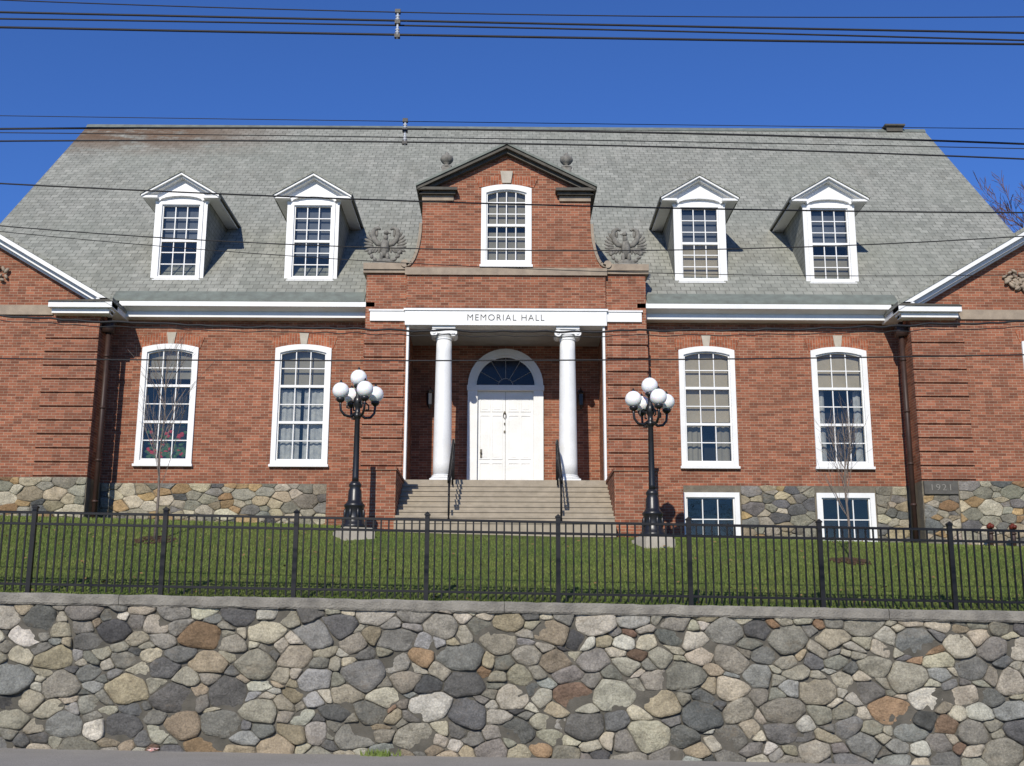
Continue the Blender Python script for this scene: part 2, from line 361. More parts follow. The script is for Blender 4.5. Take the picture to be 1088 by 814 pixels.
# ------------------------------------------------------------------ rubble stones
PAL = [((.29,.272,.225),6),((.36,.335,.27),5),((.225,.215,.19),5),((.155,.153,.145),4.5),((.39,.355,.275),4),((.31,.262,.19),3.5),((.47,.445,.385),2.5),((.28,.19,.12),1.0),((.19,.13,.095),.6),((.11,.11,.108),1.8),((.27,.27,.255),3)]
PAL2 = [((.25,.235,.19),5),((.34,.29,.205),4.5),((.34,.24,.13),3),((.19,.185,.17),3),((.40,.36,.28),4),((.13,.13,.13),1.6),((.28,.18,.10),1)]
def stones(b, x0, x1, z0, z1, Y, radii, seed, shear=0, pal=PAL, ax=1.45, gap=.008, depth=.036, warp=.07, rough=1.0, cut=(.02, .13)):
    rnd = random.Random(seed)
    if b.c is None: b.c = []
    sx0, sx1 = x0/ax, x1/ax; P = []
    cell = {}
    area = (sx1-sx0)*(z1-z0)
    for r, k in radii:
        for _ in range(int(area*k)):
            x, z = rnd.uniform(sx0, sx1), rnd.uniform(z0, z1); rr = r*rnd.uniform(.85, 1.15)
            ci, cj = int(math.floor(x/.6)), int(math.floor(z/.6)); ok = True
            for i in (-1, 0, 1):
                for j in (-1, 0, 1):
                    for q in cell.get((ci+i, cj+j), ()):
                        if (x-q[0])**2+(z-q[1])**2 < ((rr+q[2])*.80)**2: ok = False; break
                    if not ok: break
                if not ok: break
            if ok: q = (x, z, rr); P.append(q); cell.setdefault((ci, cj), []).append(q)
    tot = sum(w for _, w in pal)
    def wp(x, z):
        e = min(1, max(0, (x-x0)/.25), max(0, (x1-x)/.25)); f = min(1, max(0, (z-z0)/.2), max(0, (z1-z)/.2)); k = warp*e*f
        return Vector((x+k*noise.noise(Vector((x*2.6, z*3.4, 1.7+seed))), z+k*1.2*noise.noise(Vector((x*2.3, z*3.1, 9.1+seed)))))
    for p in P:
        poly = [(sx0, z0), (sx1, z0), (sx1, z1), (sx0, z1)]
        for q in P:
            if q is p or abs(q[0]-p[0]) > 1.1 or abs(q[1]-p[1]) > 1.1: continue
            A, B = 2*(q[0]-p[0]), 2*(q[1]-p[1]); C = q[0]**2+q[1]**2-p[0]**2-p[1]**2-(q[2]**2-p[2]**2)*.75
            out = []
            for i in range(len(poly)):
                u, w = poly[i], poly[(i+1) % len(poly)]; du, dw = A*u[0]+B*u[1]-C, A*w[0]+B*w[1]-C
                if du <= 0: out.append(u)
                if (du < 0) != (dw < 0) and du != dw:
                    t = du/(du-dw); out.append((u[0]+(w[0]-u[0])*t, u[1]+(w[1]-u[1])*t))
            poly = out
            if len(poly) < 3: break
        if len(poly) < 3: continue
        pts = [wp(u*ax, w) for u, w in poly]; c = sum(pts, Vector((0, 0)))/len(pts)
        q2 = [pts[0]]
        for t in pts[1:]:
            if (t-q2[-1]).length > .06: q2.append(t)
        pts = q2
        if len(pts) < 3: continue
        g_ = gap*rnd.uniform(.5, 1.9)
        pts = [c+(t-c)*max(.3, 1-g_/max(.02, (t-c).length)) for t in pts]
        o = []
        for i in range(len(pts)):
            u, w = pts[i], pts[(i+1) % len(pts)]; L = (w-u).length; ca_ = rnd.uniform(*cut); nrm = Vector(((w-u).y, -(w-u).x))
            bow = rnd.uniform(-.02, .05)
            o += [u.lerp(w, ca_), u.lerp(w, .35)+nrm*(bow+rnd.uniform(-.025, .025)), u.lerp(w, .65)+nrm*(bow+rnd.uniform(-.025, .025)), u.lerp(w, 1-ca_)]
        o2 = []
        for i in range(len(o)):
            u, w = o[i], o[(i+1) % len(o)]; o2 += [u.lerp(w, .25), u.lerp(w, .75)]
        o = o2; n = len(o); base = len(b.v)
        x = rnd.random()*tot
        for col, wgt in pal:
            x -= wgt
            if x <= 0: break
        k = rnd.uniform(.7, 1.28); col = tuple(min(.6, ch*k*rnd.uniform(.97, 1.03)) for ch in col)
        bul = rnd.uniform(.5, 1.4); tx, tz = rnd.uniform(-.17, .17)*rough, rnd.uniform(-.22, .17)*rough; sd_ = rnd.uniform(0, 90)
        for sc_, dd in ((1.0, -.3), (.985, .45), (.94, .85), (.72, 1.0), (.38, 1.05)):
            for t in o:
                w = c+(t-c)*sc_; d = dd*depth*bul
                if dd > .4: d += ((tx*(w.x-c.x)+tz*(w.y-c.y))*(1 if dd > .6 else .5)+noise.noise(Vector((w.x*5, w.y*5, sd_)))*.032+noise.noise(Vector((w.x*13, w.y*13, sd_)))*.017)*rough
                b.v.append((w.x, Y-max(d, -.03), w.y-shear*w.x)); b.c.append(col)
        b.v.append((c.x, Y-depth*bul*1.05-noise.noise(Vector((c.x*5, c.y*5, sd_)))*.03*rough, c.y-shear*c.x)); b.c.append(col)
        for rr in range(4):
            for i in range(n):
                j = (i+1) % n; b.f.append((base+rr*n+i, base+rr*n+j, base+(rr+1)*n+j, base+(rr+1)*n+i)); b.m.append(0)
        for i in range(n):
            b.f.append((base+4*n+i, base+4*n+(i+1) % n, base+5*n)); b.m.append(0)

rw = empty('retaining_wall', (0, 18.9, 0), 'long rubble stone retaining wall with concrete coping beside the street', 'wall')
def wpart(name, me, parent, L): return link(name, me, parent, (-L[0], -L[1], -L[2]))
RL = (0, 18.9, 0)
b = MB(); stones(b, -15, 15, -.05, 2.17, 18.72, [(.225, 5), (.18, 14), (.14, 50), (.10, 160), (.062, 170)], 31, shear=.0147, gap=.004, depth=.05, cut=(.05, .2), ax=1.5, warp=.10)
wpart('rubble_face', b.mesh('rubble_face', RUBBLE, True), rw, RL)
b = MB()
for x0, x1 in ((-30, -15), (-15, 15), (15, 30)):
    v = [(x, y, z-.0147*x) for x in (x0, x1) for y in (18.712, 18.98) for z in (-.1, 2.17)]
    b.face([v[0], v[4], v[5], v[1]]); b.face([v[2], v[3], v[7], v[6]])
wpart('mortar_bed', b.mesh('mortar_bed', MORTAR), rw, RL)
b = MB(); X = -30.0
while X < 30:
    L = 6.0; x0, x1 = X, X+L-.008
    nn = 60; pr = [(18.99, 2.15), (18.65, 2.15), (18.63, 2.18), (18.635, 2.29), (18.67, 2.325), (18.99, 2.325)]
    base = len(b.v)
    for i in range(nn+1):
        x = x0+(x1-x0)*i/nn
        for (y, z) in pr:
            w = noise.noise(Vector((x*2.5, y*3, z*7)))*.016+noise.noise(Vector((x*9, y*9, z*14)))*.012
            b.v.append((x, y+w, z+w*.8-.0147*x))
    for i in range(nn):
        for k in range(6):
            j = (k+1) % 6; b.f.append((base+i*6+k, base+(i+1)*6+k, base+(i+1)*6+j, base+i*6+j)); b.m.append(0)
    X += L
wpart('coping', b.mesh('coping', COPING), rw, RL)

# ------------------------------------------------------------------ fence
FL = (0, 18.85, 2.3)
fe = empty('metal_fence', FL, 'black metal picket fence running along the top of the stone wall', 'fence')
PX = [.85-2.09*k for k in range(6, 0, -1)]+[.85+2.09*k for k in range(0, 7)]
for i, px in enumerate(PX):
    z0 = 2.31-.0147*px
    b = MB(); b.box(px-.036, px+.036, 18.814, 18.886, z0, z0+1.36); b.box(px-.046, px+.046, 18.804, 18.896, z0+1.36, z0+1.385)
    b.prism_y([(px-.038, z0+1.385), (px+.038, z0+1.385), (px, z0+1.42)], 18.812, 18.888)
    wpart('post', b.mesh('post', BLACKM), fe, FL)
    if i < len(PX)-1:
        x1 = PX[i+1]; b = MB()
        for k in range(1, 17):
            x = px+(x1-px)*k/17; zb = 2.31-.0147*x
            b.box(x-.0125, x+.0125, 18.8375, 18.8625, zb+.05, zb+1.27)
        pa = wpart('picket_panel', b.mesh('picket_panel', BLACKM), fe, FL)
        for hz_ in (.14, 1.09, 1.27):
            r = MB(); za, zb = 2.31-.0147*px+hz_, 2.31-.0147*x1+hz_
            for y0, y1 in ((18.830, 18.870),):
                a0, a1 = px+.036, x1-.036
                r.v += [(a0,y0,za),(a1,y0,zb),(a1,y1,zb),(a0,y1,za),(a0,y0,za+.038),(a1,y0,zb+.038),(a1,y1,zb+.038),(a0,y1,za+.038)]
                for q in ((0,3,2,1),(4,5,6,7),(0,1,5,4),(1,2,6,5),(2,3,7,6),(3,0,4,7)): r.f.append(q); r.m.append(0)
            link('rail', r.mesh('rail', BLACKM), pa)

# ------------------------------------------------------------------ the hall
BL = (0, 29, 4.4)
H = empty('brick_hall', BL, 'long red brick hall with slate roof, dormers and columned entrance', 'building')
def hp(name, b, mats, smooth=False, parent=None): 
    me = b.mesh(name, mats, smooth)
    return wpart(name, me, H, BL) if parent is None else link(name, me, parent)
def at_hall(name, me, loc): return link(name, me, H, (loc[0]-BL[0], loc[1]-BL[1], loc[2]-BL[2]))

def arc_pts(hw, z0, zs, rise, n=10):
    pts = [(-hw, z0), (hw, z0), (hw, zs)]
    for i in range(1, n):
        t = i/n; x = hw-2*hw*t; pts.append((x, zs+rise*(1-(x/hw)**2)))
    pts.append((-hw, zs)); return pts
def make_window(w, h, rise, cas, sections, cols, rows, sill=True):
    hw = w/2; zt = h-rise; b = MB()
    b.ring(arc_pts(hw, .0, zt, rise), arc_pts(hw-cas, cas*.75, zt-cas, rise*.9), -.05, .12)
    b.ring(arc_pts(hw-cas+.004, cas*.75-.004, zt-cas+.004, rise*.9), arc_pts(hw-cas-.035, cas*.75+.045, zt-cas-.03, rise*.9), .0, .09)
    ia, zb, zt2 = hw-cas-.035, cas*.75+.045, h-cas-.03
    for k in range(1, sections):
        z = zb+(zt2-zb)*k/sections; b.box(-ia, ia, .0, .088, z-.032, z+.032)
    for k in range(1, cols):
        x = -ia+2*ia*k/cols; b.box(x-.012, x+.012, .025, .075, zb-.02, zt2)
    nr = sections*rows
    for k in range(1, nr):
        if k % rows == 0: continue
        z = zb+(zt2-zb)*k/nr; b.box(-ia, ia, .027, .073, z-.012, z+.012)
    p = MB(); p.face([(-ia-.02, .05, zb-.02), (ia+.02, .05, zb-.02), (ia+.02, .05, zt2+.02), (-ia-.02, .05, zt2+.02)])
    s = MB(); s.box(-hw-.03, hw+.03, -.10, .1, -.065, -.003)
    return b.mesh('window', WHITE), p.mesh('pane', GLASS), s.mesh('sill', WHITE), (ia, zb, zt2)
def blind_or_reflection(parent, dim, f0, f1, mat, wavy=False, split=None, y=.15):
    ia, zb, zt = dim; b = MB(); a, c = zb+(zt-zb)*f0, zb+(zt-zb)*f1; n = 24
    for i in range(n):
        xa, xb = -ia+2*ia*i/n, -ia+2*ia*(i+1)/n
        if split and abs((xa+xb)/2) < split*ia: continue
        ya = y+(.02*math.sin(i*1.9) if wavy else 0); yb = y+(.02*math.sin((i+1)*1.9) if wavy else 0)
        b.face([(xa, ya, a), (xb, yb, a), (xb, yb, c), (xa, ya, c)])
    link('curtain' if wavy else 'blind_or_reflection', b.mesh('blind_or_reflection', mat), parent)

WX = (-8.5, -5.13, 5.1, 8.46)
mw, mp_, ms_, mdim = make_window(1.42, 3.08, .10, .125, 3, 3, 2)
for i, x in enumerate(WX):
    o = at_hall('window', mw, (x, 29, 6.06)); link('pane', mp_, o); link('sill', ms_, o)
    if i == 0:
        blind_or_reflection(o, mdim, .74, 1, BLINDG)
        b = MB(); rnd = random.Random(8)
        for k in range(110): b.ell((rnd.uniform(-.48, .48), .12, .2+rnd.uniform(0, .85)*rnd.random()), (.06, .02, .045), seg=6, rings=4, m=1 if k % 4 == 0 else 0)
        link('house_plant', b.mesh('house_plant', [LEAFY, FLOWER]), o)
    if i == 1: blind_or_reflection(o, mdim, 0, .64, CURT, True, .12); blind_or_reflection(o, mdim, .68, 1, BLINDG, y=.2)
    if i == 2: blind_or_reflection(o, mdim, .36, 1, BLINDB); blind_or_reflection(o, mdim, 0, .34, BLINDG, True, .3, y=.2)
    if i == 3: blind_or_reflection(o, mdim, .66, 1, BLINDB); blind_or_reflection(o, mdim, 0, .66, CURT, True, .66, y=.2)
for sg in (-1, 1):
    o = at_hall('window', mw, (sg*13.42, 28, 6.06)); link('pane', mp_, o); link('sill', ms_, o)
bw_, bp_, bs_, bdim = make_window(1.44, 1.30, 0, .12, 1, 3, 2)
for i, x in enumerate((5.07, 8.42)):
    o = at_hall('window', bw_, (x, 28.97, 4.10)); link('pane', bp_, o)

# brick arches and keystones
def arch(x, y, z):
    b = MB(); n = 14; hw = .74; pts_o = []; pts_i = []
    for i in range(n+1):
        t = -1+2*i/n; pts_i.append((x+hw*t, z+.12*(1-t*t)+.004)); pts_o.append((x+(hw+.1)*t, z+.30+.10*(1-t*t)))
    for i in range(n):
        b.prism_y([pts_i[i], pts_i[i+1], pts_o[i+1], pts_o[i]], y-.018, y+.01)
    ar = hp('window_arch', b, BRICKA)
    k = MB(); k.prism_y([(x-.075, z+.125), (x+.075, z+.125), (x+.12, z+.42), (x-.12, z+.42)], y-.045, y+.012); hp('keystone', k, STONE_L, parent=ar)
for x in WX: arch(x, 29, 9.02)
for x in (-13.42, 13.42): arch(x, 28, 9.02)

holes = lambda xs_, hw, a, c: [(x-hw, x+hw, a, c) for x in xs_]
b = MB()
b.wall(-10, -3.52, 5.58, 9.8, 29, holes(WX[:2], .64, 6.13, 8.99)); b.wall(3.52, 10, 5.58, 9.8, 29, holes(WX[2:], .64, 6.13, 8.99))
for sg in (-1, 1):
    a, c = sorted((sg*10, sg*16.8)); b.wall(a, c, 5.58, 9.6, 28, [(sg*13.42-.64, sg*13.42+.64, 6.13, 8.99)])
    b.face([(sg*10, 28, 9.6), (sg*16.8, 28, 9.6), (sg*16.8, 28, 9.95), (sg*13.4, 28, 11.98), (sg*10, 28, 9.95)])
    b.face([(sg*10, 28, 5.58), (sg*10, 29.0, 5.58), (sg*10, 29.0, 9.95), (sg*10, 28, 9.95)])
    b.face([(sg*16.8, 28, 3.6), (sg*16.8, 46.5, 3.6), (sg*16.8, 46.5, 9.95), (sg*16.8, 28, 9.95)])
    b.face([(sg*14.2, 29, 9.6), (sg*14.2, 46.5, 9.6), (sg*14.2, 46.5, 10.0), (sg*14.2, 37.6, 18.9), (sg*14.2, 29, 10.4)])
b.face([(-16.8, 46.5, 3.6), (16.8, 46.5, 3.6), (16.8, 46.5, 9.9), (-16.8, 46.5, 9.9)])
hp('wall', b, BRICK)
# foundation
FO = []
for sg in (-1, 1):
    b = MB()
    if sg < 0: b.wall(-9.985, -3.52, 3.6, 5.58, 28.97, [])
    else: b.wall(3.52, 9.985, 3.6, 5.58, 28.97, holes((5.07, 8.42), .66, 4.18, 5.35))
    a, c = sorted((sg*9.985, sg*16.81)); b.wall(a, c, 3.4, 5.58, 27.97, [])
    b.face([(sg*9.985, 27.97, 3.4), (sg*9.985, 28.97, 3.4), (sg*9.985, 28.97, 5.58), (sg*9.985, 27.97, 5.58)])
    b.face([(sg*9.985, 27.97, 5.58), (sg*16.81, 27.97, 5.58), (sg*16.81, 28.0, 5.58), (sg*9.985, 28, 5.58)])
    b.face([(sg*9.985, 28.97, 5.58), (sg*3.52, 28.97, 5.58), (sg*3.52, 29, 5.58), (sg*9.985, 29, 5.58)])
    FO.append(hp('foundation', b, MORTARF))
RD = [(.17, 8), (.13, 40), (.095, 150), (.065, 200)]
for k, (x0, x1, z0, z1, Y, f) in enumerate([(-9.97, -4.38, 4.2, 5.57, 28.96, 0), (5.83, 7.66, 3.8, 5.57, 28.96, 1), (9.18, 9.95, 3.8, 5.57, 28.96, 1), (-16.8, -10.0, 4.3, 5.57, 27.96, 0), (10.0, 10.84, 3.7, 5.22, 27.96, 1), (10.86, 16.8, 3.5, 5.57, 27.96, 1)]):
    b = MB(); stones(b, x0, x1, z0, z1, Y, RD, 20+k, pal=PAL2, depth=.024, warp=.03, ax=1.7, rough=.7, gap=.004)
    link('rubble_stones', b.mesh('rubble_stones', RUBBLE, True), FO[f])
# near-black sheets behind the windows, painted as the shade of unlit rooms
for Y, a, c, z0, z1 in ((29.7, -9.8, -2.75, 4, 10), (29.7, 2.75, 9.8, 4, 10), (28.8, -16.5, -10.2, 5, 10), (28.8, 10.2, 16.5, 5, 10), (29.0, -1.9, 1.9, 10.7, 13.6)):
    b = MB(); b.face([(a, Y, z0), (c, Y, z0), (c, Y, z1), (a, Y, z1)]); hp('room_shade_sheet', b, ROOMSHADE)

# date stone
b = MB(); b.box(10.02, 10.83, 27.90, 27.99, 5.25, 5.57); ds = hp('date_stone', b, DATEST)
def text_mesh(s, width, height, name, mat, spacing=1.0, off=0):
    cu = bpy.data.curves.new(name, 'FONT'); cu.body = s; cu.extrude = .02; cu.align_x = 'CENTER'; cu.space_character = spacing; cu.offset = off
    to = bpy.data.objects.new('tmp', cu); COL.objects.link(to); bpy.context.view_layer.update()
    me = bpy.data.meshes.new_from_object(to.evaluated_get(bpy.context.evaluated_depsgraph_get())); bpy.data.objects.remove(to)
    co = np.empty(len(me.vertices)*3); me.vertices.foreach_get('co', co); co = co.reshape(-1, 3)
    mn, mx = co.min(0), co.max(0); cx = (mn[0]+mx[0])/2
    x = (co[:, 0]-cx)*width/(mx[0]-mn[0]); z = (co[:, 1]-mn[1])*height/(mx[1]-mn[1]); y = -(co[:, 2]-mn[2])/(mx[2]-mn[2])*.01
    me.vertices.foreach_set('co', np.stack([x, y, z], 1).ravel()); me.materials.clear(); me.materials.append(mat); me.name = name; me.update(); return me
o = link('date_lettering', text_mesh('1921', .46, .15, 'date_lettering', LETTERS, 1.2, -.008), ds, (10.42, 27.899, 5.335))

# quoins
def quoin(x0, x1, Y, z0, z1, tall=.272, gapz=.068, proud=.045):
    b = MB(); z = z0
    while z+tall < z1+.02:
        b.box(x0, x1, Y-proud, Y+.01, z, z+tall); z += tall+gapz
    hp('quoin', b, BRICKQ)
for sg in (-1, 1):
    quoin(sg*9.99, sg*11.3, 28, 5.62, 9.55)
    quoin(sg*2.52, sg*3.54, 28.4, 5.62, 9.5)

# main cornice
CP = [(29.05, 9.76), (28.66, 9.76), (28.66, 9.90), (28.44, 9.96), (28.40, 9.975), (28.40, 10.095), (29.05, 10.095)]
for sg in (-1, 1):
    a, c = sorted((sg*3.3, sg*9.7)); b = MB(); b.prism_x(CP, a, c); hp('cornice', b, WHITE)
# roof
b = MB(); b.prism_x([(28.43, 10.12), (37.6, 19.12), (37.6, 18.9), (28.6, 10.10), (28.43, 10.10)], -14.4, 14.4)
b.prism_x([(37.6, 19.12), (46.8, 10.12), (46.8, 9.95), (37.6, 18.9)], -14.4, 14.4)
RF = hp('roof', b, SLATE)
b = MB(); b.prism_x([(37.45, 19.0), (37.6, 19.17), (37.75, 19.0), (37.6, 19.08)], -14.42, 14.42); hp('ridge_cap', b, COPPER, parent=RF)
for sg in (-1, 1):
    a, c = sorted((sg*3.56, sg*9.9)); b = MB(); b.prism_x([(28.40, 10.105), (28.40, 10.15), (28.72, 10.455), (28.74, 10.42)], a, c); hp('flashing', b, COPPER, parent=RF)
b = MB(); b.box(13.05, 13.6, 37.4, 37.8, 19.0, 19.18); b.box(12.98, 13.67, 37.33, 37.87, 19.18, 19.24); hp('roof_vent', b, DARKCOR, parent=RF)

# wings
for sg in (-1, 1):
    cx = sg*13.4
    b = MB(); b.vee(cx, 12.19, 3.82, .59, .10, 27.56, 46, 0); wr = hp('wing_roof', b, SLATE)
    b = MB(); b.vee(cx, 12.088, 3.80, .59, .12, 27.58, 28.02); b.vee(cx, 11.965, 3.75, .59, .11, 27.72, 28.02); b.vee(cx, 11.85, 3.7, .59, .06, 27.86, 28.02); hp('rake_board', b, WHITE, parent=wr)
    b = MB(); a, c = sorted((sg*9.60, sg*11.15))
    b.box(a, c, 27.6, 28.03, 9.70, 9.83); a2, c2 = sorted((sg*9.70, sg*11.1)); b.box(a2, c2, 27.72, 28.03, 9.58, 9.697)
    a3, c3 = sorted((sg*9.6, sg*9.995)); b.box(a3, c3, 28.03, 28.9, 9.70, 9.829); b.box(a3+.0, c3, 27.58, 28.8, 9.832, 9.93)
    hp('eave_return', b, WHITE)
    b = MB(); b.prism_y([(sg*9.58, 9.835), (sg*11.17, 9.835), (sg*11.1, 9.87), (sg*9.62, 9.9)], 27.57, 27.99); hp('return_flashing', b, DARKCOR)
    b = MB(); a, c = sorted((sg*11.16, sg*16.82)); b.box(a, c, 27.95, 28.01, 9.60, 9.84); hp('stone_band', b, STONE_T)
    b = MB(); rnd = random.Random(6)
    b.ell((cx, 27.96, 10.66), (.36, .07, .36), seg=16)
    for k in range(150):
        a = rnd.uniform(0, 6.28); r = rnd.uniform(.35, 1.0); s_ = rnd.uniform(.05, .1)
        b.ell((cx+1.08*r*math.cos(a), 27.97-rnd.uniform(0, .06), 10.62+.30*r*math.sin(a)), (s_*.6, .05, s_), Matrix.Rotation(rnd.uniform(-1.5, 1.5), 3, 'Y'), seg=6, rings=5)
    hp('carved_ornament', b, STONE_T, True)
    b = MB(); b.box(sg*9.97, sg*9.72, 28.12, 28.38, 9.22, 9.5)
    b.tube([(sg*9.85, 28.25, 9.6), (sg*9.85, 28.25, 4.2)], .062, 10)
    for z in (8.6, 7.3, 6.0, 5.0): b.lathe([(.078, z), (.078, z+.06)], sg*9.85, 28.25, 10)
    hp('drainpipe', b, BROWNP, True)

# dormers
DXS = (-8.58, -5.1, 5.1, 8.53)
dw_, dp_, dsl_, ddim = make_window(1.17, 2.14, .0, .085, 2, 3, 3)
DY, DZ = 29.35, 10.95
SKYREFL = simple('blue_sky_reflection', (.13, .15, .19), (.09, .10, .13), 3)  # sky reflection in the dormer glass, painted as a blue sheet
for i, dx in enumerate(DXS):
    b = MB()
    for s in (-1, 1):
        a, c = sorted((s*.575, s*.68)); b.box(a, c, .02, 2.6, -.25, 2.26, 0)
    D = at_hall('dormer', b.mesh('dormer', SLATE), (dx, DY, DZ))
    b = MB()
    for s in (-1, 1):
        a, c = sorted((s*.58, s*.685)); b.box(a, c, -.015, .018, -.1, 2.2)
        a, c = sorted((s*.60, s*1.0)); b.box(a, c, -.20, .0, 2.21, 2.27)
        a, c = sorted((s*.69, s*.98)); b.box(a, c, .0, 2.5, 2.21, 2.262)
    n = 8; o_ = [(.61*math.cos(math.pi*k/n), 2.19+.19*math.sin(math.pi*k/n)) for k in range(n+1)]; i_ = [(.56*math.cos(math.pi*k/n), 2.165+.14*math.sin(math.pi*k/n)) for k in range(n+1)]
    for k in range(n): b.prism_y([o_[k], o_[k+1], i_[k+1], i_[k]], -.09, .0)
    b.prism_y([(-.70, 2.125), (.70, 2.125), (.78, 2.42), (0, 2.86), (-.78, 2.42)], .005, .06)
    b.vee(0, 2.90, 1.02, .60, .055, -.24, .0); b.vee(0, 2.842, .98, .60, .045, -.15, .004)
    link('pediment', b.mesh('pediment', WHITE), D)
    b = MB(); b.vee(0, 2.965, 1.05, .60, .06, -.27, 3.3); link('dormer_roof', b.mesh('dormer_roof', SLATE), D)
    wo_ = link('window', dw_, D, (0, -.0, .02)); link('pane', dp_, D, (0, 0, .02)); link('sill', dsl_, D, (0, 0, .0))
    b = MB(); b.face([(-.575, .5, -.2), (.575, .5, -.2), (.575, .5, 2.4), (-.575, .5, 2.4)]); b.face([(-.575, .05, -.08), (.575, .05, -.08), (.575, .5, -.08), (-.575, .5, -.08)]); link('room_shade_sheet', b.mesh('room_shade_sheet', ROOMSHADE), D)  # near-black sheets painted as the shade inside the dormer
    ia, zb, zt = ddim; b = MB()
    lo, hi, mt = ((.5, 1, SKYREFL), (.3, 1, SKYREFL), (0, .5, BLINDB), (0, .36, BLINDG))[i]  # left pair: painted sky reflections; right pair: real lower blinds
    b.face([(-ia, .15, zb+(zt-zb)*lo), (ia, .15, zb+(zt-zb)*lo), (ia, .15, zb+(zt-zb)*hi), (-ia, .15, zb+(zt-zb)*hi)])
    link('blind_or_reflection', b.mesh('blind_or_reflection', mt), D)
    if i > 1:
        b = MB(); b.face([(-ia, .17, zb+(zt-zb)*.5), (ia, .17, zb+(zt-zb)*.5), (ia, .17, zt), (-ia, .17, zt)]); link('blind_or_reflection', b.mesh('blind_or_reflection', SKYREFL), D)  # painted sky reflection in the upper sash

# ------------------------------------------------------------------ centre bay
for sg in (-1, 1):
    b = MB()
    a, c = sorted((sg*2.48, sg*3.52))
    b.wall(a, c, 3.6, 10.85, 28.4, [])
    b.face([(sg*3.52, 28.4, 3.6), (sg*3.52, 29.0, 3.6), (sg*3.52, 29.0, 10.85), (sg*3.52, 28.4, 10.85)])
    b.face([(sg*2.48, 28.4, 4.5), (sg*2.48, 30.5, 4.5), (sg*2.48, 30.5, 9.6), (sg*2.48, 28.4, 9.6)])
    b.face([(sg*2.49, 28.85, 10.0), (sg*3.52, 28.85, 10.0), (sg*3.52, 28.85, 10.85), (sg*2.49, 28.85, 10.85)])
    hp('entrance_pier', b, BRICK)
    b = MB(); a, c = sorted((sg*3.521, sg*4.36)); b.box(a, c, 28.62, 28.965, 3.6, 5.56); hp('brick_plinth', b, BRICK)
    b = MB(); a, c = sorted((sg*2.44, sg*3.42)); b.box(a, c, 26.1, 28.39, 3.4, 5.50); cw = hp('cheek_wall', b, BRICK)
    b = MB(); a, c = sorted((sg*2.42, sg*3.44)); b.box(a, c, 26.07, 28.365, 5.502, 5.57); hp('cheek_wall_cap', b, BRICKQ, parent=cw)
    b = MB(); a, c = sorted((sg*2.505, sg*3.60)); b.box(a, c, 28.33, 28.92, 10.852, 10.93); b.box(a, c, 28.29, 28.95, 10.932, 11.10); hp('parapet_coping', b, STONE_T)
b = MB(); b.wall(-2.48, 2.48, 5.5, 9.6, 30.5, [(-.95, .95, 5.5, 8.35)], .2); hp('porch_wall', b, BRICK)
b = MB(); b.box(-2.48, 2.48, 28.45, 30.5, 9.52, 9.58); hp('porch_ceiling', b, CEIL)
b = MB(); b.box(-2.44, 2.44, 28.1, 30.55, 4.6, 5.57); hp('porch_floor', b, STEPM)
# entablature
b = MB(); b.box(-2.52, 2.52, 28.28, 28.72, 9.48, 9.85); b.box(-2.55, 2.55, 28.25, 28.74, 9.852, 9.905)
for sg in (-1, 1):
    a, c = sorted((sg*2.523, sg*3.40)); b.box(a, c, 28.345, 28.405, 9.60, 9.85)
    a, c = sorted((sg*2.553, sg*3.43)); b.box(a, c, 28.32, 28.405, 9.852, 9.89)
    a, c = sorted((sg*2.42, sg*2.475)); b.box(a, c, 28.36, 28.6, 5.572, 9.478)
en = hp('entablature', b, WHITE)
o = link('lettering', text_mesh('MEMORIAL HALL', 1.92, .155, 'lettering', LETTER, 1.18, -.014), en, (0.0, 28.279, 9.60))
# tower gable
TY = 28.3
curve = [(2.5-.36*math.sin(t*math.pi/2), 11.0+1.15*(1-math.cos(t*math.pi/2))) for t in [i/8 for i in range(9)]]
b = MB(); ZA = 14.03; SL = .50
b.face([(-2.5, TY, 9.93), (2.5, TY, 9.93), (2.5, TY, 11.0), (-2.5, TY, 11.0)])
for sg in (-1, 1):
    pts = [(sg*.56, 11.0)]+[(sg*x, z) for x, z in curve]+[(sg*2.14, ZA-SL*2.14), (sg*.56, ZA-SL*.56)]
    b.face([(x, TY, z) for x, z in pts])
    side = [(2.5, 9.93)]+curve+[(2.14, ZA-SL*2.14)]
    for (xa, za), (xb, zb_) in zip(side, side[1:]):
        yb = 29.0 if za < 12.1 else 32.3
        b.face([(sg*xa, TY, za), (sg*xb, TY, zb_), (sg*xb, yb, zb_), (sg*xa, yb, za)])
    b.face([(sg*2.13, TY+.3, 10.5), (sg*2.13, 32.3, 10.5), (sg*2.13, 32.3, 13.0), (sg*2.13, TY+.3, 13.0)])
    b.face([(sg*.56, TY, 11.0), (sg*.56, TY+.25, 11.0), (sg*.56, TY+.25, 13.1), (sg*.56, TY, 13.1)])
b.face([(-.56, TY, 13.08), (.56, TY, 13.08), (.56, TY, ZA-SL*.56), (0, TY, ZA), (-.56, TY, ZA-SL*.56)])
tw = hp('gable_wall', b, BRICK)
b = MB(); b.box(-2.54, 2.54, 28.24, 28.31, 10.78, 10.97); hp('stone_band', b, STONE_T)
for sg in (-1, 1):
    b = MB(); 
    for (xa, za), (xb, zb_) in zip(curve, curve[1:]):
        n_ = Vector((zb_-za, xa-xb)).normalized()*.07
        b.prism_y([(sg*xa, za), (sg*xb, zb_), (sg*(xb+n_.x), zb_+n_.y), (sg*(xa+n_.x), za+n_.y)], 28.25, 28.6)
    b.lathe([(.1, 28.25), (.1, 28.5)], 0, 0, 12); k = len(b.v)-24
    for t in range(k, k+24):
        x, y, z = b.v[t]; b.v[t] = (sg*2.56+x, z, 11.08+y)
    hp('scroll_coping', b, STONE_T)
